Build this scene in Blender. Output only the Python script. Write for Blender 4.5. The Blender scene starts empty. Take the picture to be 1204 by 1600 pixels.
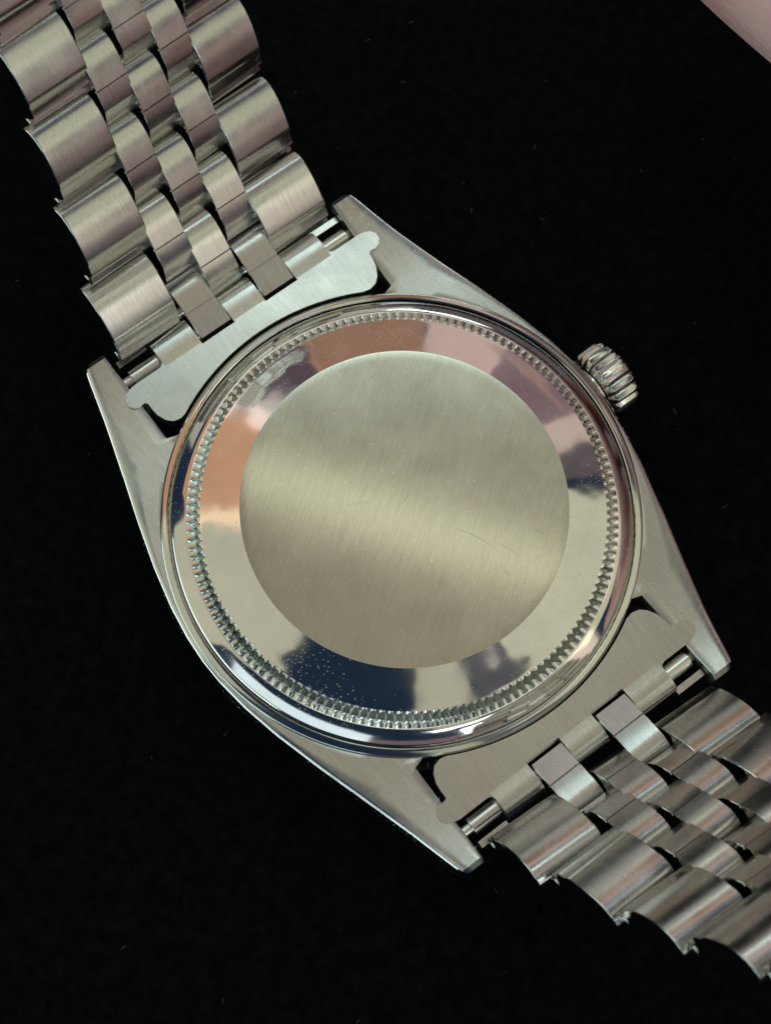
import bpy, bmesh, math, random
import numpy as np
from mathutils import Vector, Matrix
random.seed(7)
S = 0.001                      # everything below is written in millimetres
sc = bpy.context.scene
col = sc.collection
R = math.radians

# ---------------------------------------------------------------- camera
M = ((0.7965, -0.6032, 0.0421), (0.5721, 0.7743, 0.2704), (-0.1957, -0.1913, 0.9618))
CAM = Vector((-23.432, -21.094, 111.127))
cd = bpy.data.cameras.new("camera"); cam = bpy.data.objects.new("camera", cd); col.objects.link(cam)
_x = Vector(M[0]).normalized(); _z = Vector(M[2]); _z = (_z - _z.dot(_x) * _x).normalized(); _y = _z.cross(_x)
cam.matrix_world = Matrix.Translation(CAM * S) @ Matrix((_x, _y, _z)).transposed().to_4x4()
cd.sensor_fit = 'VERTICAL'; cd.sensor_height = 24; cd.lens = 2500 / 1600 * 24
cd.clip_start = 0.01; cd.clip_end = 20
cd.dof.use_dof = True; cd.dof.focus_distance = 0.1145; cd.dof.aperture_fstop = 42
sc.camera = cam
sc.view_settings.view_transform = 'Standard'; sc.view_settings.look = 'None'
sc.view_settings.exposure = 0.12; sc.view_settings.gamma = 1
sc.render.engine = 'CYCLES'
sc.cycles.max_bounces = 8; sc.cycles.glossy_bounces = 6; sc.cycles.sample_clamp_indirect = 4
sc.cycles.use_denoising = True; sc.cycles.denoising_input_passes = 'RGB_ALBEDO'

# ---------------------------------------------------------------- world: a dim even room
w = bpy.data.worlds.new("World"); sc.world = w; w.use_nodes = True
w.node_tree.nodes["Background"].inputs[0].default_value = (0.26, 0.52, 1.0, 1)
w.node_tree.nodes["Background"].inputs[1].default_value = 0.055

def lamp(name, az, el, wdeg, hdeg, colr, rad, dist=700, along=None):
    """a rectangular area light, often an added reflection panel, facing the watch, given by its bearing, its angular size and its radiance"""
    d = Vector((math.cos(R(el)) * math.cos(R(az)), math.cos(R(el)) * math.sin(R(az)), math.sin(R(el))))
    L = bpy.data.lights.new(name, 'AREA'); L.shape = 'RECTANGLE'
    L.size = 2 * dist * S * math.tan(R(wdeg / 2)); L.size_y = 2 * dist * S * math.tan(R(hdeg / 2))
    L.color = colr; L.energy = rad * math.pi * L.size * L.size_y
    o = bpy.data.objects.new(name, L); col.objects.link(o)
    o.location = d * dist * S
    o.rotation_euler = d.to_track_quat('Z', 'Y').to_euler()
    if along is not None:                      # long side of a narrow added panel laid along this bearing
        x = Vector((math.cos(R(along)), math.sin(R(along)), 0)); x = (x - x.dot(d) * d).normalized(); y = d.cross(x)
        o.rotation_euler = Matrix((x, y, d)).transposed().to_euler()
    return o
lamp("lamp_white_high",   60, 61, 24, 10, (0.82, 1.0, 0.97), 2.3)
lamp("lamp_white_low",   -97, 30, 13, 10, (0.90, 0.97, 1.0), 5.0)
lamp("fill_white_far",   -95, 42, 28, 5, (0.86, 0.98, 1.0), 4.0)  # added fill for the white band on the lower links
lamp("lamp_white_left", -160, 30, 44, 12, (0.80, 0.95, 1.0), 1.15)
lamp("fill_rust",       -122, 26, 34, 7, (1.0, 0.55, 0.48), 0.20)  # added fill that puts a brown strip in the lower flange
lamp("lamp_white_side",  165, 9, 60, 13, (0.72, 0.96, 0.95), 2.4)
lamp("fill_white_right",  28, 14, 50, 6, (0.78, 1.0, 0.97), 3.0)  # added narrow fill, brightens the crown-side bevel
lamp("standin_cream_right", -37, 44, 38, 36, (1.0, 0.98, 0.68), 0.62)  # added panel, stands in for the pale room mirrored in the ring
lamp("standin_cream_left",  148, 41, 36, 50, (1.0, 0.97, 0.70), 0.56)  # added panel for the cream reflection on the ring's left
lamp("standin_amber",       109, 38, 23, 30, (1.0, 0.54, 0.27), 0.62)  # added panel, stands in for something orange mirrored in the ring
lamp("standin_rose_left",    92, 36, 4, 24, (1.0, 0.74, 0.66), 0.50)  # added sliver, fills the gap in the ring's reflection with pink
lamp("standin_amber_dim",    58, 29, 23, 24, (1.0, 0.52, 0.25), 0.32)  # added panel for the brown-orange reflection at the ring's top
lamp("standin_plum",         80, 31, 16, 13, (1.0, 0.50, 0.48), 0.10)  # no lamp: added panel standing in for a shaded hand's reflection
lamp("standin_rose",         36, 30, 14, 24, (1.0, 0.72, 0.62), 0.62)  # added panel, stands in for pink fingers mirrored in the ring
lamp("standin_mauve",        18, 31, 18, 24, (1.0, 0.58, 0.56), 0.22)  # added dim panel for the mauve part of the ring's reflection
lamp("standin_rose_small",    4, 33,  6, 24, (1.0, 0.76, 0.64), 0.62)  # added narrow panel for a pale pink stripe in the ring
lamp("fill_brown_small",  -4, 35,  6, 24, (1.0, 0.70, 0.55), 0.10)  # added dim fill between the pink and cream reflections
lamp("fill_brown_side",   20, 5, 90, 10, (1.0, 0.62, 0.50), 0.11)  # added low fill, tints the right flange brown
lamp("standin_cream_small",-104, 57, 10, 22, (1.0, 0.97, 0.68), 0.5)  # added panel for the small cream patch mirrored in the ring
lamp("fill_tan",         -72, 29, 34, 30, (1.0, 0.86, 0.68), 0.85)  # added fill that brightens the flats of the upper links
lamp("fill_grey",        -80, 57, 13, 20, (1.0, 0.85, 0.75), 0.08)  # added faint fill for the upper notch links
lamp("fill_olive",        78, 12, 60, 14, (1.0, 1.0, 0.82), 0.42)  # added fill, gives the lower link flats their olive reflection
lamp("fill_overhead",      15, 80, 36, 32, (1.0, 0.85, 0.62), 0.44)  # added broad overhead panel, lifts the disc and lower end link
lamp("fill_strip",         43, 74.5, 20, 1.6, (1.0, 1.0, 0.76), 1.7, along=-55)  # added strip, shaped to draw the slanting highlight across the disc
lamp("fill_tan_far",      74, 44, 30, 11, (1.0, 0.90, 0.80), 0.62)  # added fill that lightens the lower notch links
lamp("fill_tan_high",    -60, 63, 20, 8, (1.0, 0.92, 0.80), 0.60)  # added fill, reflected by the upper notch links

# ---------------------------------------------------------------- helpers
def link(name, me, mat=None, parent=None, smooth=35):
    o = bpy.data.objects.new(name, me); col.objects.link(o)
    if mat and not me.materials: me.materials.append(mat)
    if parent: o.parent = parent
    if smooth:
        me.polygons.foreach_set("use_smooth", [True] * len(me.polygons))
        me.set_sharp_from_angle(angle=R(smooth))
    return o
def mesh_from(name, verts, faces):
    me = bpy.data.meshes.new(name)
    me.from_pydata([(v[0] * S, v[1] * S, v[2] * S) for v in verts], [], faces)
    bm = bmesh.new(); bm.from_mesh(me); bmesh.ops.recalc_face_normals(bm, faces=bm.faces); bm.to_mesh(me); bm.free()
    return me
def bevel(o, width, seg=2, ang=30):
    m = o.modifiers.new("bevel", 'BEVEL'); m.width = width * S; m.segments = seg
    m.limit_method = 'ANGLE'; m.angle_limit = R(ang); m.harden_normals = False
    return o
def lathe(profile, n=256, closed=True):
    V = []; F = []
    for i in range(n):
        a = 2 * math.pi * i / n; c, s = math.cos(a), math.sin(a)
        V += [(r * c, r * s, z) for r, z in profile]
    k = len(profile)
    for i in range(n):
        j = (i + 1) % n
        for p in range(k if closed else k - 1):
            q = (p + 1) % k
            F.append((i * k + p, j * k + p, j * k + q, i * k + q))
    return V, F
def extrude_x(profile, x0, x1):
    """closed (y,z) outline swept along x"""
    k = len(profile)
    V = [(x0, y, z) for y, z in profile] + [(x1, y, z) for y, z in profile]
    F = [(i, (i + 1) % k, k + (i + 1) % k, k + i) for i in range(k)] + [tuple(range(k)), tuple(range(2 * k - 1, k - 1, -1))]
    return V, F
def extrude_z(outline, z0, z1):
    k = len(outline)
    V = [(x, y, z0) for x, y in outline] + [(x, y, z1) for x, y in outline]
    F = [(i, (i + 1) % k, k + (i + 1) % k, k + i) for i in range(k)] + [tuple(range(k)), tuple(range(2 * k - 1, k - 1, -1))]
    return V, F
def join(*parts):
    V = []; F = []
    for v, f in parts:
        b = len(V); V += list(v); F += [tuple(i + b for i in t) for t in f]
    return V, F
def box(x0, x1, y0, y1, z0, z1): return extrude_z([(x0, y0), (x1, y0), (x1, y1), (x0, y1)], z0, z1)

# ---------------------------------------------------------------- materials
class NT:
    def __init__(s, name):
        s.m = bpy.data.materials.new(name); s.m.use_nodes = True
        s.t = s.m.node_tree; s.b = s.t.nodes["Principled BSDF"]
    def n(s, kind, **kw):
        x = s.t.nodes.new(kind)
        for k, v in kw.items():
            if k in x.inputs: x.inputs[k].default_value = v
            else: setattr(x, k, v)
        return x
    def l(s, a, b): s.t.links.new(a, b)
def ramp(nt, src, a, b, va=0.0, vb=1.0):
    r = nt.n('ShaderNodeMapRange'); r.inputs[1].default_value = a; r.inputs[2].default_value = b
    r.inputs[3].default_value = va; r.inputs[4].default_value = vb; r.clamp = True
    nt.l(src, r.inputs[0]); return r.outputs[0]
def steel(name, base=(0.60, 0.615, 0.57), rough=0.28, aniso=0.0, grain=None, streak=0.25, dust=0.0, mott=0.06, scr=0.3, fine=12000, long_=60, tone=0.88, wave=0.0):
    """grain: direction of the brushing in the object's own axes (in the xy plane, degrees from +x)"""
    t = NT(name); b = t.b
    b.inputs['Metallic'].default_value = 1
    tc = t.n('ShaderNodeTexCoord'); oi = t.n('ShaderNodeObjectInfo')
    off = t.n('ShaderNodeVectorMath', operation='SCALE'); off.inputs[0].default_value = (0.37, 0.51, 0.23)
    t.l(oi.outputs['Random'], off.inputs['Scale'])
    add = t.n('ShaderNodeVectorMath', operation='ADD'); t.l(tc.outputs['Object'], add.inputs[0]); t.l(off.outputs[0], add.inputs[1])
    P = add.outputs[0]
    # slow tarnish / handling marks
    n1 = t.n('ShaderNodeTexNoise', Scale=260.0, Detail=5.0, Roughness=0.6); t.l(P, n1.inputs['Vector'])
    mo = ramp(t, n1.outputs[0], 0.3, 0.7, -mott, mott)
    rsum = t.n('ShaderNodeMath', operation='ADD'); rsum.inputs[1].default_value = rough; t.l(mo, rsum.inputs[0])
    rout = rsum.outputs[0]
    mx = t.n('ShaderNodeMix', data_type='RGBA'); mx.inputs[6].default_value = (*[c * 0.90 for c in base], 1); mx.inputs[7].default_value = (*[min(1, c * 1.06) for c in base], 1)
    t.l(ramp(t, n1.outputs[0], 0.3, 0.7), mx.inputs[0]); cout = mx.outputs[2]
    height = None
    if grain is not None:
        g = R(grain)
        mp = t.n('ShaderNodeMapping', vector_type='TEXTURE'); mp.inputs['Rotation'].default_value = (0, 0, g)
        mp.inputs['Scale'].default_value = (long_, 1, 1)
        t.l(P, mp.inputs['Vector'])
        n2 = t.n('ShaderNodeTexNoise', Scale=float(fine), Detail=4.0, Roughness=0.75); t.l(mp.outputs[0], n2.inputs['Vector'])
        height = (ramp(t, n2.outputs[0], 0.2, 0.8), streak)
        mx2 = t.n('ShaderNodeMix', data_type='RGBA', blend_type='MULTIPLY'); mx2.inputs[0].default_value = 1.0
        cr = t.n('ShaderNodeValToRGB'); cr.color_ramp.elements[0].color = (tone, tone, tone, 1); cr.color_ramp.elements[1].color = (1, 1, 1, 1)
        cr.color_ramp.elements[0].position = 0.35; cr.color_ramp.elements[1].position = 0.62
        t.l(n2.outputs[0], cr.inputs[0]); t.l(cout, mx2.inputs[6]); t.l(cr.outputs[0], mx2.inputs[7]); cout = mx2.outputs[2]
        if aniso:
            b.inputs['Anisotropic'].default_value = aniso
            vt = t.n('ShaderNodeVectorTransform', vector_type='VECTOR', convert_from='OBJECT', convert_to='WORLD')
            vt.inputs[0].default_value = (-math.sin(g), math.cos(g), 0)
            t.l(vt.outputs[0], b.inputs['Tangent'])
    # stray hairline scratches: sparse, very elongated flecks lying in a few directions
    if scr:
        for k, (ang, sc_, st) in enumerate(((31, 9200, 22), (118, 10100, 26), (8, 9600, 18))):
            mp = t.n('ShaderNodeMapping', vector_type='TEXTURE'); mp.inputs['Rotation'].default_value = (0, 0, R(ang)); mp.inputs['Scale'].default_value = (st, 1, 1)
            t.l(P, mp.inputs['Vector'])
            vo = t.n('ShaderNodeTexVoronoi', Scale=float(sc_)); t.l(mp.outputs[0], vo.inputs['Vector'])
            sp = t.n('ShaderNodeSeparateColor'); t.l(vo.outputs['Color'], sp.inputs[0])
            lt = t.n('ShaderNodeMath', operation='LESS_THAN'); t.l(vo.outputs['Distance'], lt.inputs[0]); t.l(ramp(t, sp.outputs[0], 0.985, 1.0, 0.0, 0.26), lt.inputs[1])
            a = t.n('ShaderNodeMath', operation='MULTIPLY_ADD'); a.inputs[1].default_value = scr; t.l(lt.outputs[0], a.inputs[0]); t.l(rout, a.inputs[2]); rout = a.outputs[0]
    cl = t.n('ShaderNodeClamp'); cl.inputs[1].default_value = 0.02; cl.inputs[2].default_value = 0.7; t.l(rout, cl.inputs[0])
    t.l(cl.outputs[0], b.inputs['Roughness']); t.l(cout, b.inputs['Base Color'])
    if wave and not height:
        nw = t.n('ShaderNodeTexNoise', Scale=190.0, Detail=2.0); t.l(P, nw.inputs['Vector']); height = (nw.outputs[0], wave)
        dist = 0.0006
    else: dist = 0.00001
    if height:
        bp = t.n('ShaderNodeBump'); bp.inputs['Strength'].default_value = height[1]; bp.inputs['Distance'].default_value = dist
        t.l(height[0], bp.inputs['Height']); t.l(bp.outputs[0], b.inputs['Normal'])
    if dust:
        # specks of dust and lint lying on the metal: pale matte flecks
        cn = t.n('ShaderNodeTexNoise', Scale=170.0, Detail=3.0); t.l(P, cn.inputs['Vector'])
        dens = ramp(t, cn.outputs[0], 0.35, 0.7, 1 - dust * 0.3, 1 - dust * 2.2)      # flecks gather in drifts
        fl = []
        for sc_, mx_ in ((5600.0, 0.30), (3400.0, 0.20)):
            vo = t.n('ShaderNodeTexVoronoi', Scale=sc_); t.l(P, vo.inputs['Vector'])
            sp = t.n('ShaderNodeSeparateColor'); t.l(vo.outputs['Color'], sp.inputs[0])
            sub = t.n('ShaderNodeMath', operation='SUBTRACT'); t.l(sp.outputs[0], sub.inputs[0]); t.l(dens, sub.inputs[1])
            lt = t.n('ShaderNodeMath', operation='LESS_THAN'); t.l(vo.outputs['Distance'], lt.inputs[0]); t.l(ramp(t, sub.outputs[0], 0.0, 0.3, 0.0, mx_), lt.inputs[1])
            fl.append(lt)
        lt, lt2 = fl
        mxx = t.n('ShaderNodeMath', operation='MAXIMUM'); t.l(lt.outputs[0], mxx.inputs[0]); t.l(lt2.outputs[0], mxx.inputs[1])
        df = t.n('ShaderNodeBsdfDiffuse'); df.inputs[0].default_value = (0.75, 0.74, 0.7, 1)
        ms = t.n('ShaderNodeMixShader'); f = t.n('ShaderNodeMath', operation='MULTIPLY'); f.inputs[1].default_value = 0.5
        t.l(mxx.outputs[0], f.inputs[0]); t.l(f.outputs[0], ms.inputs[0]); t.l(b.outputs[0], ms.inputs[1]); t.l(df.outputs[0], ms.inputs[2])
        t.l(ms.outputs[0], t.t.nodes['Material Output'].inputs[0])
    return t.m

GR = 113 - 37           # brushing of the back disc, measured in the picture
M_disc = steel("brushed_back", base=(0.53, 0.545, 0.455), mott=0.02, rough=0.19, aniso=0.93, grain=35, streak=0.12, dust=0.02, fine=9500, long_=34, tone=0.86)
M_pol = steel("polished_back", base=(0.70, 0.68, 0.64), rough=0.085, dust=0.30, mott=0.03, scr=0.2, wave=0.12)
M_dusty = M_pol
M_flute = steel("fluted_steel", base=(0.74, 0.77, 0.72), rough=0.23, mott=0.05, scr=0)
M_case = steel("satin_case", rough=0.29, aniso=0.6, grain=95, streak=0.15, dust=0.0, tone=0.82, mott=0.05, fine=9000, long_=30)
M_end = steel("satin_end_link", rough=0.27, aniso=0.5, grain=90, streak=0.12, dust=0.0, mott=0.06, tone=0.86, fine=9000, long_=30)
M_link = steel("satin_link", base=(0.63, 0.635, 0.60), rough=0.26, aniso=0.6, grain=90, streak=0.2, dust=0.0, tone=0.82, fine=9000, long_=30)
M_edge = steel("polished_edge", rough=0.09, mott=0.02, scr=0.1)
M_bar = steel("spring_steel", rough=0.2, mott=0.05, scr=0.1)
M_crown = steel("crown_steel", rough=0.22, mott=0.05, scr=0)

# ---------------------------------------------------------------- background cloth
t = NT("black_velvet"); t.b.inputs['Base Color'].default_value = (0.0022, 0.0024, 0.003, 1); t.b.inputs['Roughness'].default_value = 0.95
t.b.inputs['Specular IOR Level'].default_value = 0.05
tc = t.n('ShaderNodeTexCoord'); nz = t.n('ShaderNodeTexNoise', Scale=900.0, Detail=6.0, Roughness=0.7); t.l(tc.outputs['Object'], nz.inputs['Vector'])
cr = t.n('ShaderNodeValToRGB'); cr.color_ramp.elements[0].color = (0.001, 0.0011, 0.0014, 1); cr.color_ramp.elements[1].color = (0.0045, 0.005, 0.006, 1)
cr.color_ramp.elements[0].position = 0.4; cr.color_ramp.elements[1].position = 0.68
t.l(nz.outputs[0], cr.inputs[0]); t.l(cr.outputs[0], t.b.inputs['Base Color'])
M_vel = t.m
ZV = -9.6
N = 60
vv = []; ff = []
for j in range(N + 1):
    for i in range(N + 1):
        x = -600 + 1200 * i / N; y = -600 + 1200 * j / N
        vv.append((x, y, ZV + 0.25 * math.sin(x * 0.051 + 1) * math.cos(y * 0.043) - 0.25))
for j in range(N):
    for i in range(N): ff.append((j * (N + 1) + i, j * (N + 1) + i + 1, (j + 1) * (N + 1) + i + 1, (j + 1) * (N + 1) + i))
o = link("background_surface", mesh_from("background_surface", vv, ff), M_vel); o["kind"] = "structure"

# ---------------------------------------------------------------- wristwatch
def empty(name, parent=None):
    o = bpy.data.objects.new(name, None); col.objects.link(o); o.empty_display_size = 0.01
    if parent: o.parent = parent
    return o
watch = empty("wristwatch")
watch["label"] = "steel wristwatch lying face down on black velvet, plain round back up, five-row bracelet"
watch["category"] = "watch"

# case middle with its four lugs: one flank on each side of the round middle, lofted along y
OUT = [(0, 17.85), (2, 17.75), (4.5, 17.4), (7.4, 16.75), (11.2, 15.65), (14, 14.75), (18.5, 13.35), (22.0, 12.4), (22.45, 12.2)]
def xout(y): y = abs(y); return float(np.interp(y, [p[0] for p in OUT], [p[1] for p in OUT]))
def ztop(y): y = abs(y); return 0.0 if y < 12 else 0.9 * ((y - 12) / 10.6) ** 2.6
def case_side(sx):
    ys = [i * 0.5 for i in range(-45, 46)]
    ys = [-22.72] + [y for y in ys if abs(y) <= 22.4] + [22.72]
    ys = sorted(set(ys) | {14.6, 14.9, -14.6, -14.9, 22.35, -22.35})
    V = []; k = None
    for y in ys:
        a = abs(y); xo = xout(y); zt = ztop(y); zb = -6.3 + 4.2 * (a / 22.6) ** 2
        tip = max(0.0, (a - 22.35) / 0.37)
        if a < 14.6: xi = math.sqrt(17.2 ** 2 - y * y)
        elif a < 14.9: xi = 9.25 + (a - 14.6) / 0.3 * 0.9
        else: xi = 10.2 + 0.15 * (a - 14.9) / 7.8
        if a > 22.3: zt -= 0.38 * tip; xo -= 0.15 * tip
        ch = 0.42
        prof = [(xi, zb), (xi, zt - 0.16), (xi + 0.05, zt - 0.05), (xi + 0.14, zt)]
        x2 = xo - ch
        for f in (0.25, 0.5, 0.75, 1.0): prof.append((xi + 0.14 + (x2 - xi - 0.14) * f, zt))
        prof += [(xo - 0.2, zt - 0.12), (xo - 0.04, zt - 0.36), (xo, zt - 0.6), (xo - 0.1, -2.2), (xo - 0.9, zb + 0.3), (xo - 1.2, zb)]
        k = len(prof); V += [(sx * x, y, z) for x, z in prof]
    F = []
    for j in range(len(ys) - 1):
        for p in range(k):
            q = (p + 1) % k; F.append((j * k + p, (j + 1) * k + p, (j + 1) * k + q, j * k + q))
    F.append(tuple(range(k))); F.append(tuple((len(ys) - 1) * k + i for i in range(k)))
    return V, F
# tip edge slants: the outer corner sits a little nearer the middle than the inner one
cs = join(case_side(1), case_side(-1))
case = link("case_middle", mesh_from("case_middle", *cs), M_case, watch, 38)
case.data.materials.append(M_pol)          # the flanks and their narrow bevel are polished
for p in case.data.polygons:
    c = p.center / S
    if abs(c.x) > xout(c.y) - 0.40 and len(p.vertices) == 4: p.material_index = 1
ring = lathe([(16.0, -7.4), (17.15, -7.0), (17.25, -6.2), (17.42, -0.4), (17.42, 0.0), (17.36, 0.10), (17.24, 0.16), (16.98, 0.25), (16.86, 0.27), (16.78, 0.22), (16.74, -0.3), (16.0, -0.3)], 300)
link("case_rim", mesh_from("case_rim", *ring), steel("rim_steel", rough=0.11, mott=0.04, scr=0.1, dust=0.02), watch, 40)
bez = lathe([(14.8, -6.8), (14.8, -8.4), (15.6, -9.0), (17.0, -8.3), (17.5, -7.0), (17.2, -6.6)], 200)
link("bezel", mesh_from("bezel", *bez), M_pol, watch)
t = NT("crystal"); t.b.inputs['Base Color'].default_value = (0.8, 0.85, 0.85, 1); t.b.inputs['Roughness'].default_value = 0.03; t.b.inputs['Transmission Weight'].default_value = 1
link("crystal", mesh_from("crystal", *lathe([(0.01, -9.6), (14.0, -9.5), (14.7, -9.0), (14.7, -7.6), (0.01, -7.8)], 96)), t.m, watch)
# screw-down back
back = lathe([(16.70, -0.4), (16.69, 0.10), (16.64, 0.22), (16.50, 0.33), (16.2, 0.53), (15.95, 0.69), (15.75, 0.80), (15.58, 0.885), (15.50, 0.91), (15.44, 0.88), (14.6, 0.7), (14.2, 1.4), (14.36, 1.97),
              (14.45, 1.985), (14.40, 2.0), (14.28, 2.035), (13.7, 2.255), (12.8, 2.545), (12.2, 2.74), (11.60, 2.932), (11.5, 2.3), (11.5, -0.4)], 360)
cb = link("case_back", mesh_from("case_back", *back), M_pol, watch, 50)
# brushed centre disc
rr = [0.0, 3, 6, 8.5, 10.2, 11.0, 11.45, 11.62]; n = 240
V = [(0, 0, 2.95)]; F = []
for r in rr[1:]:
    z = 2.95 - 0.010 * (r / 11.6) ** 2 - (0.006 if r > 11.5 else 0)
    V += [(r * math.cos(2 * math.pi * i / n), r * math.sin(2 * math.pi * i / n), z) for i in range(n)]
F += [(0, 1 + i, 1 + (i + 1) % n) for i in range(n)]
for q in range(len(rr) - 2):
    a, b = 1 + q * n, 1 + (q + 1) * n
    F += [(a + i, b + i, b + (i + 1) % n, a + (i + 1) % n) for i in range(n)]
me = mesh_from("brushed_disc", V, F)
link("brushed_disc", me, M_disc, cb, 30)
# hairline scratches and nicks in the back and on the lugs
M_scr = steel("scratch_burr", base=(0.80, 0.79, 0.76), rough=0.5, scr=0)
def scratches(name, spots, parent):
    V = []; F = []
    for x, y, z, a, L, w_, bend in spots:
        p = [x, y]; d = a; prev = None
        for q in range(7):
            t_ = q / 6; ww = w_ * math.sin(math.pi * (0.08 + 0.84 * t_)) + 0.004
            nx, ny = -math.sin(d), math.cos(d); zz = z(p[0], p[1]) if callable(z) else z
            V += [(p[0] + nx * ww, p[1] + ny * ww, zz), (p[0] - nx * ww, p[1] - ny * ww, zz)]
            b = len(V) - 2
            if prev is not None: F.append((prev, b, b + 1, prev + 1))
            prev = b; p[0] += math.cos(d) * L / 6; p[1] += math.sin(d) * L / 6; d += bend / 6
    o = link(name, mesh_from(name, V, F), M_scr, parent, 0); o["kind"] = "stuff"; return o
sp = []
for _ in range(34):
    r = 11.0 * math.sqrt(random.random()); a = random.uniform(0, 6.283)
    sp.append((r * math.cos(a), r * math.sin(a), 2.957, random.gauss(R(20), 0.9), random.choice((0.2, 0.3, 0.5, 0.9)), random.uniform(0.005, 0.011), random.gauss(0, 0.2)))
sp += [(0.6, -1.9, 2.957, R(5), 2.6, 0.017, -0.25), (1.9, -3.6, 2.957, R(-55), 3.4, 0.013, -0.5), (3.6, -6.2, 2.957, R(-62), 1.2, 0.02, -0.2), (-3.2, 2.4, 2.957, R(-30), 1.6, 0.012, 0.1)]
for _ in range(60):                      # dust-sized nicks
    r = 11.2 * math.sqrt(random.random()); a = random.uniform(0, 6.283)
    sp.append((r * math.cos(a), r * math.sin(a), 2.958, random.uniform(0, 3.1), 0.07, 0.03, 0))
scratches("scratches", sp, cb)
sp = []
for sx, sy, n_ in ((1, 1, 46), (1, -1, 22), (-1, 1, 20), (-1, -1, 60)):
    for _ in range(n_):
        y = random.uniform(13.5, 22); x = random.uniform(10.6, xout(y) - 0.7)
        sp.append((sx * x, sy * y, lambda px, py: ztop(py) + 0.006, R(0 if sy < 0 else 60) + random.gauss(0, 0.35), random.choice((0.2, 0.4, 0.6)), random.uniform(0.008, 0.016), 0))
scratches("scratches", sp, case)
# fluted gripping ring: 150 teeth
NT_ = 150
RIDGE = [(14.44, 1.986), (14.70, 1.925), (14.86, 1.80), (15.18, 1.32), (15.38, 1.02), (15.47, 0.90)]
VALL = [(14.44, 1.984), (14.49, 1.90), (14.55, 1.72), (14.72, 1.30), (14.98, 0.98), (15.47, 0.895)]
V = []; F = []; k = len(RIDGE); SM = 6
for i in range(NT_ * SM):
    a = 2 * math.pi * i / (NT_ * SM); f = (0.0, 0.3, 0.65, 1.0, 0.65, 0.3)[i % SM] * (0.95 + 0.05 * math.sin(i * 0.37) * math.cos(i * 0.11))
    for (r1, z1), (r2, z2) in zip(RIDGE, VALL):
        r = r1 + (r2 - r1) * f; z = z1 + (z2 - z1) * f
        V.append((r * math.cos(a), r * math.sin(a), z))
for i in range(NT_ * SM):
    j = (i + 1) % (NT_ * SM)
    for p in range(k - 1): F.append((i * k + p, j * k + p, j * k + p + 1, i * k + p + 1))
link("fluted_ring", mesh_from("fluted_ring", V, F), M_flute, cb, 28)

# crown with its fluting, on the +x side
V = []; F = []; nt = 20; CX, CY, CZ = 17.7, -0.05, -2.7
prof = [(0.5, 2.1, 0), (0.75, 2.45, .6), (1.0, 2.72, 1), (2.5, 2.78, 1), (2.8, 2.66, .6), (3.0, 2.4, 0), (3.2, 2.0, 0), (3.32, 1.5, 0), (3.36, 0.05, 0)]
for i in range(nt * 6):
    a = 2 * math.pi * i / (nt * 6); ph = (i % 6) / 6
    g = (0, 0.25, 0.85, 1, 0.85, 0.25)[i % 6]
    for x, r, d in prof:
        rr_ = r - 0.27 * g * d
        V.append((CX + x, CY + rr_ * math.cos(a), CZ + rr_ * math.sin(a)))
k = len(prof)
for i in range(nt * 6):
    j = (i + 1) % (nt * 6)
    for p in range(k - 1): F.append((i * k + p, j * k + p, j * k + p + 1, i * k + p + 1))
F.append(tuple(i * k + k - 1 for i in range(nt * 6)))
crown = link("crown", mesh_from("crown", V, F), M_crown, watch, 32)
tb = lathe([(0.02, 0), (1.9, 0), (1.9, 1.5), (0.02, 1.5)], 40)
tb = ([(CX - 0.9 + z, CY + x, CZ + y) for x, y, z in tb[0]], tb[1])
link("crown_tube", mesh_from("crown_tube", *tb), M_bar, crown)

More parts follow.
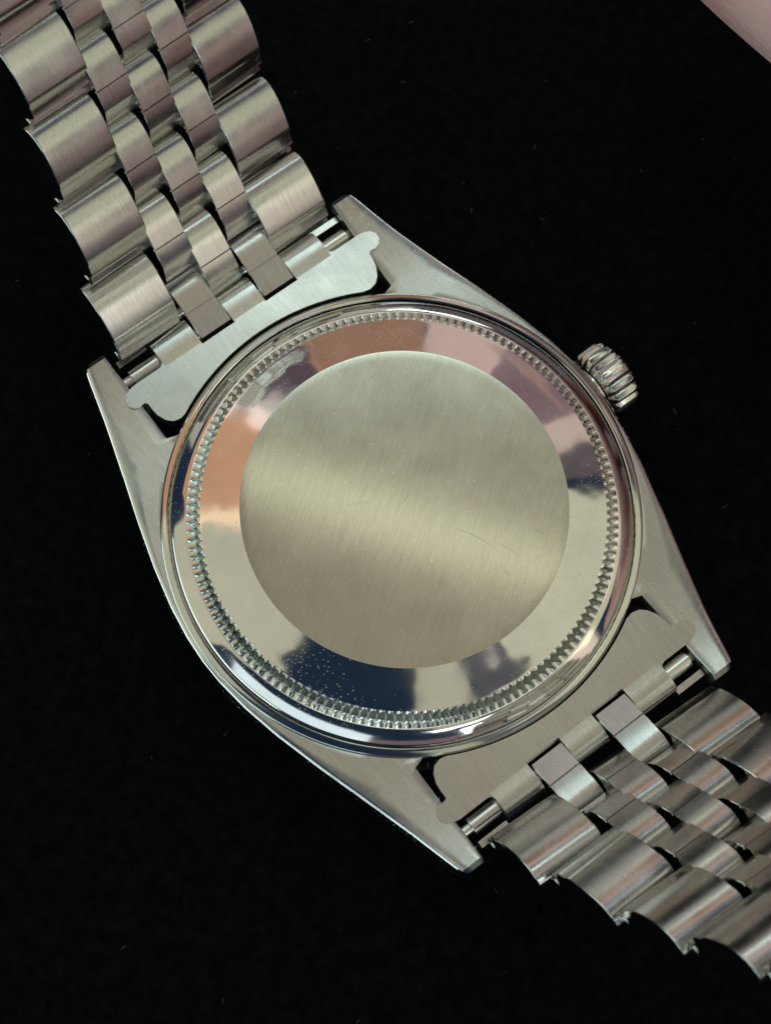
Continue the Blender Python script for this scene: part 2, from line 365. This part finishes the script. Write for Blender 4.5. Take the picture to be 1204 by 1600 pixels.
# ---------------------------------------------------------------- bracelet pieces
XM = 0.35
def cyl_x(x0, x1, y, z, r, n=28):
    V = [(x, y + r * math.cos(2 * math.pi * i / n), z + r * math.sin(2 * math.pi * i / n)) for x in (x0, x1) for i in range(n)]
    F = [(i, (i + 1) % n, n + (i + 1) % n, n + i) for i in range(n)] + [tuple(range(n)), tuple(range(2 * n - 1, n - 1, -1))]
    return V, F
def end_link(s, par):
    zt = 0.5; ex = 0.3 if s > 0 else 0.0
    arc = [(x, math.sqrt(17.52 ** 2 - x * x)) for x in np.linspace(-8.1, 8.1, 41)]
    half = [(8.6, 15.42), (9.2, 15.55), (9.62, 15.95), (9.95, 16.6), (10.06, 17.2), (10.1, 17.75), (10.3, 17.92), (10.75, 17.86), (11.15, 18.0), (11.4, 18.35), (11.42, 18.8), (11.2, 19.2), (10.7, 19.42), (10.3, 19.5),
            (7.95, 19.5), (7.68, 19.6), (7.55, 19.85), (7.55, 19.9), (4.36, 19.9), (4.36, 19.2), (1.36, 19.2), (1.36, 19.9)]
    rgt = [(x + XM * min(1, (y - 15) / 4), y) for x, y in half]; lft = [(-x + XM * min(1, (y - 15) / 4), y) for x, y in half][::-1]
    outl = [(float(x), float(y)) for x, y in arc] + rgt + lft
    parts = [extrude_z(outl, zt, -0.65)]
    # body under the plate, between the lugs
    def knuckle(x0, x1):
        pr = [(19.2, zt - 0.01), (19.6, zt + 0.02), (20.0, zt + 0.08), (20.45 + ex, zt + 0.13), (20.85 + ex, zt + 0.07), (21.2 + ex, zt - 0.08), (21.48 + ex, zt - 0.32), (21.68 + ex, zt - 0.7), (21.74 + ex, zt - 1.2), (21.6, zt - 1.8), (21.2, zt - 2.3), (19.9, -1.9), (19.3, -1.9), (19.3, -0.4)]
        return extrude_x(pr, x0 + XM, x1 + XM)
    parts += [knuckle(-7.55, -4.32), knuckle(-1.42, 1.42), knuckle(4.32, 7.55)]
    for sx in (-1, 1):
        a, b = sorted((sx * 7.6, sx * 10.05))
        parts.append(box(a + XM * .5, b + XM * .5, 21.45, 21.95, -1.5, -0.1))
    parts.append(box(-10.0, 10.3, 17.8, 19.3, -4.5, -0.7))
    V, F = join(*parts)
    V = [(x, s * y, z) for x, y, z in V]
    me = mesh_from("end_link", V, F)
    bm = bmesh.new(); bm.from_mesh(me)          # the plate is pressed: it falls away a little towards its ears
    for q in range(-21, 22):
        bmesh.ops.bisect_plane(bm, geom=bm.verts[:] + bm.edges[:] + bm.faces[:], plane_co=((XM + q * 0.5) * S, 0, 0), plane_no=(1, 0, 0), dist=1e-7)
    for v in bm.verts:
        x = v.co.x / S - XM; v.co.z -= 0.0009 * x * x * S
    bm.to_mesh(me); bm.free()
    o = link("end_link", me, M_end, par, 32)
    bevel(o, 0.16, 3, 40)
    bars = join(cyl_x(-9.6, 10.0, s * 20.35, -0.72, 0.72), cyl_x(-10.3, -9.6, s * 20.35, -0.72, 0.45), cyl_x(10.0, 10.4, s * 20.35, -0.72, 0.45))
    b = link("spring_bar", mesh_from("spring_bar", *bars), M_bar, par, 32)
    return o

OUTER = [(-0.72, -1.3), (-0.70, -0.78), (-0.58, -0.66), (-0.02, -0.58), (0.0, -0.2), (0.12, -0.08), (0.85, 0.02), (0.95, 0.10), (1.08, 0.20), (1.5, 0.28), (2.4, 0.35), (3.2, 0.35), (3.8, 0.29), (4.35, 0.17), (4.85, -0.04), (5.2, -0.30), (5.42, -0.62), (5.5, -1.05), (5.25, -1.5), (4.5, -1.75), (0.9, -1.75), (0.1, -1.6)]
CENTRE = [(-0.68, -1.2), (-0.66, -0.86), (-0.52, -0.66), (-0.18, -0.38), (0.70, 0.05), (0.80, 0.09), (2.19, 0.16), (2.23, -0.02), (2.29, -0.02), (2.33, 0.18), (3.3, 0.21), (3.9, 0.18), (4.4, 0.08), (4.85, -0.08), (5.2, -0.32), (5.40, -0.62), (5.5, -1.0), (5.1, -1.5), (4.3, -1.8), (0.8, -1.8), (-0.1, -1.5)]
NOTCHP = [(0.0, -0.9), (0.03, -0.12), (0.14, 0.0), (2.08, 0.02), (2.12, -0.18), (2.19, -0.18), (2.23, 0.05), (3.6, 0.05), (4.1, -0.04), (4.6, -0.3), (5.0, -0.7), (5.2, -1.3), (5.1, -1.8), (4.3, -2.1), (0.8, -2.1), (0.1, -1.6)]
def densify(p, mx=0.6): return p
def link_mesh(name, prof, x0, x1):
    V, F = extrude_x(prof, x0, x1)
    me = mesh_from(name, V, F); k = len(prof)
    at = me.attributes.new("bevel_weight_edge", 'FLOAT', 'EDGE')
    for e in me.edges:
        a, b = e.vertices
        if (a < k) == (b < k): at.data[e.index].value = 1.0
    return me
UP = [[0.21, 21.78, 0.97, 2.0, -5.2], [0.99, 26.33, 4.91, 5.9, -11.3], [1.85, 30.59, 9.19, 8.3, -11.6], [2.81, 34.35, 13.75, 8.1, -10.7], [3.40, 38.3, 17.9, 10.0, -13.0]]
LO = [[0.39, -22.11, 1.03, -3.3, -6.8], [1.42, -26.06, 5.34, -1.3, -12.0], [2.7, -30.5, 9.31, -4.5, -11.3], [3.86, -33.81, 14.06, -5.5, -13.8], [5.18, -36.68, 18.98, -5.1, -15.2]]
for c in (UP, LO):
    for _ in range(2 if c is UP else 3):
        a, b = c[-2], c[-1]; c.append([b[0] + (b[0] - a[0]) * .9, b[1] + (b[1] - a[1]), b[2] + (b[2] - a[2]), b[3], b[4]])
proto = {}
def bracelet(rows, s):
    par = empty("bracelet", watch)
    end_link(s, par)
    def row(f):
        i = min(int(math.floor(f)), len(rows) - 2); i = max(i, 0); t = f - i
        return [rows[i][q] * (1 - t) + rows[i + 1][q] * t for q in range(5)]
    def put(name, key, prof, x0, x1, f, base=None):
        a = row(f) if base is None else base
        b = row(f + 1) if base is None else row(0.5)
        if base is not None: b[2] -= 1.1
        n = Vector((math.cos(R(a[3])) * math.cos(R(a[4])), math.sin(R(a[3])) * math.cos(R(a[4])), math.sin(R(a[4]))))
        tr = Vector(b[:3]) - Vector(a[:3]); tr = (tr - tr.dot(n) * n).normalized()
        m = n.cross(tr) if s > 0 else tr.cross(n)
        if m.z < 0: m = -m
        # local axes: x = along the row, y = along the bracelet away from the case, z = back side; right-handed
        ax = n if s > 0 else -n
        if s < 0: x0, x1 = -x1, -x0
        k = (name, key, round(x0, 2), round(x1, 2))
        if k not in proto:
            proto[k] = link_mesh(name, prof, x0, x1); fresh = True
        else: fresh = False
        o = bpy.data.objects.new(name, proto[k]); col.objects.link(o); o.parent = par
        if fresh:
            proto[k].materials.append(M_link); proto[k].materials.append(M_edge)
            for p in proto[k].polygons:
                if abs(p.normal.x) > 0.9: p.material_index = 1      # the cut ends are polished
            proto[k].polygons.foreach_set("use_smooth", [True] * len(proto[k].polygons)); proto[k].set_sharp_from_angle(angle=R(34))
        mo = o.modifiers.new('bevel', 'BEVEL'); mo.width = 0.09 * S; mo.segments = 2; mo.limit_method = 'WEIGHT'
        o.matrix_local = Matrix.Translation(Vector(a[:3]) * S) @ Matrix((ax, tr, m)).transposed().to_4x4()
        return o
    nrow = len(rows) - 1
    for i in range(nrow):
        hw = 9.75 - 0.1 * i
        put("outer_link", 'o%d' % i, OUTER, -hw, -4.36, i)
        put("outer_link", 'o%d' % i, OUTER, 4.36, hw, i)
        put("centre_link", 'c', CENTRE, -1.38, 1.38, i)
        if i < nrow - 1:
            put("centre_link", 's', CENTRE, -4.24, -1.5, i + 0.5)
            put("centre_link", 's', CENTRE, 1.5, 4.24, i + 0.5)
        # the pin that runs through the row, its ends just proud of the outer links
        a = row(i + 0.0)
        pin = put("hinge_pin", 'p%d' % i, [(-0.25 + 0.40 * math.cos(q * math.pi / 6), -1.18 + 0.40 * math.sin(q * math.pi / 6)) for q in range(12)], -hw - 0.07, hw + 0.07, i)
    nb = [XM + 0.05, s * 19.45, 0.42, 0, 0]
    put("centre_link", 'n', NOTCHP, -4.2, -1.52, 0, nb)
    put("centre_link", 'n', NOTCHP, 1.52, 4.2, 0, nb)
    return par
bracelet(UP, 1)
bracelet(LO, -1)

# ---------------------------------------------------------------- lint and pile on the velvet
rng = np.random.default_rng(3)
def fibres(name, n, length, width, lift, x0, x1, y0, y1, mat, kink=0.5):
    c = np.stack([rng.uniform(x0, x1, n), rng.uniform(y0, y1, n), np.full(n, ZV + lift)], 1)
    a = rng.uniform(0, 2 * np.pi, n); L = length * rng.uniform(0.4, 1.6, n); el = rng.uniform(-0.1, 0.6, n)
    V = np.zeros((n, 6, 3)); side = np.stack([-np.sin(a), np.cos(a), np.zeros(n)], 1) * width
    p = c.copy(); d = np.stack([np.cos(a) * np.cos(el), np.sin(a) * np.cos(el), np.sin(el)], 1)
    for q in range(3):
        V[:, q * 2] = p - side; V[:, q * 2 + 1] = p + side
        d = d + rng.normal(0, kink, (n, 3)) * [1, 1, 0.3]; d /= np.linalg.norm(d, axis=1)[:, None]
        p = p + d * (L / 2)[:, None]
    me = bpy.data.meshes.new(name)
    b = np.arange(n)[:, None] * 6
    f = np.concatenate([b + [0, 1, 3, 2], b + [2, 3, 5, 4]], 0)
    me.from_pydata((V.reshape(-1, 3) * S).tolist(), [], f.tolist())
    o = link(name, me, mat, None, 0); o["kind"] = "stuff"; return o
t = NT("lint_fibre"); t.b.inputs['Base Color'].default_value = (0.07, 0.08, 0.09, 1); t.b.inputs['Roughness'].default_value = 0.6
fibres("lint", 380, 0.35, 0.016, 0.15, -75, 75, -75, 75, t.m)
t = NT("velvet_pile"); t.b.inputs['Base Color'].default_value = (0.004, 0.0045, 0.0055, 1); t.b.inputs['Roughness'].default_value = 0.8; t.b.inputs['Specular IOR Level'].default_value = 0.03
fibres("velvet_pile", 60000, 0.5, 0.03, 0.0, -85, 85, -85, 85, t.m, 0.3)

# ---------------------------------------------------------------- the hand at the top right corner
def hand():
    me = bpy.data.meshes.new("person"); bm = bmesh.new(); sk = bm.verts.layers.skin.verify()
    def v(p, r):
        x = bm.verts.new([c * S for c in p]); x[sk].radius = (r[0] * S, r[1] * S) if isinstance(r, tuple) else (r * S, r * S); return x
    def chain(pts, start=None):
        prev = start
        for p, r in pts:
            q = v(p, r)
            if prev is not None: bm.edges.new((prev, q))
            prev = q
        return prev
    wrist = v((86, -88, 14), (22, 16)); wrist[sk].use_root = True
    palm = v((74, -62, 17), (25, 14)); bm.edges.new((wrist, palm))
    arm = chain([((120, -135, 8), (25, 21)), ((175, -190, 6), (32, 29))], wrist)
    chain([((56, -34, 17), 10.5), ((49.5, -17, 15), 9.6), ((48.0, -2, 14.4), 8.6), ((46.7, 8, 14.2), 8.5), ((45.4, 16, 14.1), 8.4), ((44.5, 24, 13.9), 7.6), ((44.0, 29, 13.2), 5.6)], palm)
    chain([((70, -30, 24), 10.5), ((72, -6, 26), 9.6), ((74, 10, 15), 8.6), ((76, 9, 2), 7.6), ((76, 2, -2), 5.8)], palm)
    chain([((84, -34, 24), 10), ((88, -12, 26), 9), ((90, 2, 15), 8.2), ((91, 0, 3), 7.2), ((91, -7, -1), 5.5)], palm)
    chain([((96, -44, 22), 9), ((102, -26, 23), 7.6), ((104, -16, 14), 7), ((104, -18, 4), 6), ((103, -23, 0), 4.8)], palm)
    chain([((57, -68, 12), 12), ((53, -48, 6), 10), ((54, -32, 2), 9), ((57, -20, 0), 7.5), ((59, -14, -1), 5.5)], palm)
    bm.to_mesh(me); bm.free()
    o = bpy.data.objects.new("person", me); col.objects.link(o)
    o.modifiers.new("skin", 'SKIN').use_smooth_shade = True
    m = o.modifiers.new("smooth", 'SUBSURF'); m.levels = m.render_levels = 2
    t = NT("skin"); b = t.b
    tc = t.n('ShaderNodeTexCoord'); nz = t.n('ShaderNodeTexNoise', Scale=90.0, Detail=5.0); t.l(tc.outputs['Object'], nz.inputs['Vector'])
    cr = t.n('ShaderNodeValToRGB'); cr.color_ramp.elements[0].color = (1.0, 0.46, 0.45, 1); cr.color_ramp.elements[1].color = (1.0, 0.64, 0.60, 1)
    cr.color_ramp.elements[0].position = 0.35; cr.color_ramp.elements[1].position = 0.65
    t.l(nz.outputs[0], cr.inputs[0]); t.l(cr.outputs[0], b.inputs['Base Color'])
    b.inputs['Roughness'].default_value = 0.42; b.inputs['Subsurface Weight'].default_value = 0.1
    b.inputs['Subsurface Radius'].default_value = (1.0, 0.35, 0.2); b.inputs['Subsurface Scale'].default_value = 0.003
    nz2 = t.n('ShaderNodeTexNoise', Scale=1400.0, Detail=5.0); t.l(tc.outputs['Object'], nz2.inputs['Vector'])
    bp = t.n('ShaderNodeBump'); bp.inputs['Strength'].default_value = 0.7; bp.inputs['Distance'].default_value = 0.0002
    t.l(nz2.outputs[0], bp.inputs['Height']); t.l(bp.outputs[0], b.inputs['Normal'])
    me.materials.append(t.m)
    o["label"] = "pink bare finger of a hand reaching in at the upper right corner above the velvet"
    o["category"] = "person"
    # nail
    V = []; F = []
    for j in range(9):
        for i in range(9):
            u = (i - 4) / 4; w_ = j / 8
            hw = 5.0 * (1 - 0.25 * max(0, w_ - .7) / .3)
            V.append((44.9 + u * hw, 20.5 + w_ * 8.2 - 1.0 * u * u * (1 if j > 6 else 0), 21.9 - 2.6 * u * u - 1.8 * w_ * w_))
    for j in range(8):
        for i in range(8): F.append((j * 9 + i, j * 9 + i + 1, (j + 1) * 9 + i + 1, (j + 1) * 9 + i))
    t = NT("nail"); t.b.inputs['Base Color'].default_value = (0.66, 0.42, 0.37, 1); t.b.inputs['Roughness'].default_value = 0.25
    nail = link("fingernail", mesh_from("fingernail", V, F), t.m, o, 60)
    sd = nail.modifiers.new("thick", 'SOLIDIFY'); sd.thickness = 0.0005
hand()
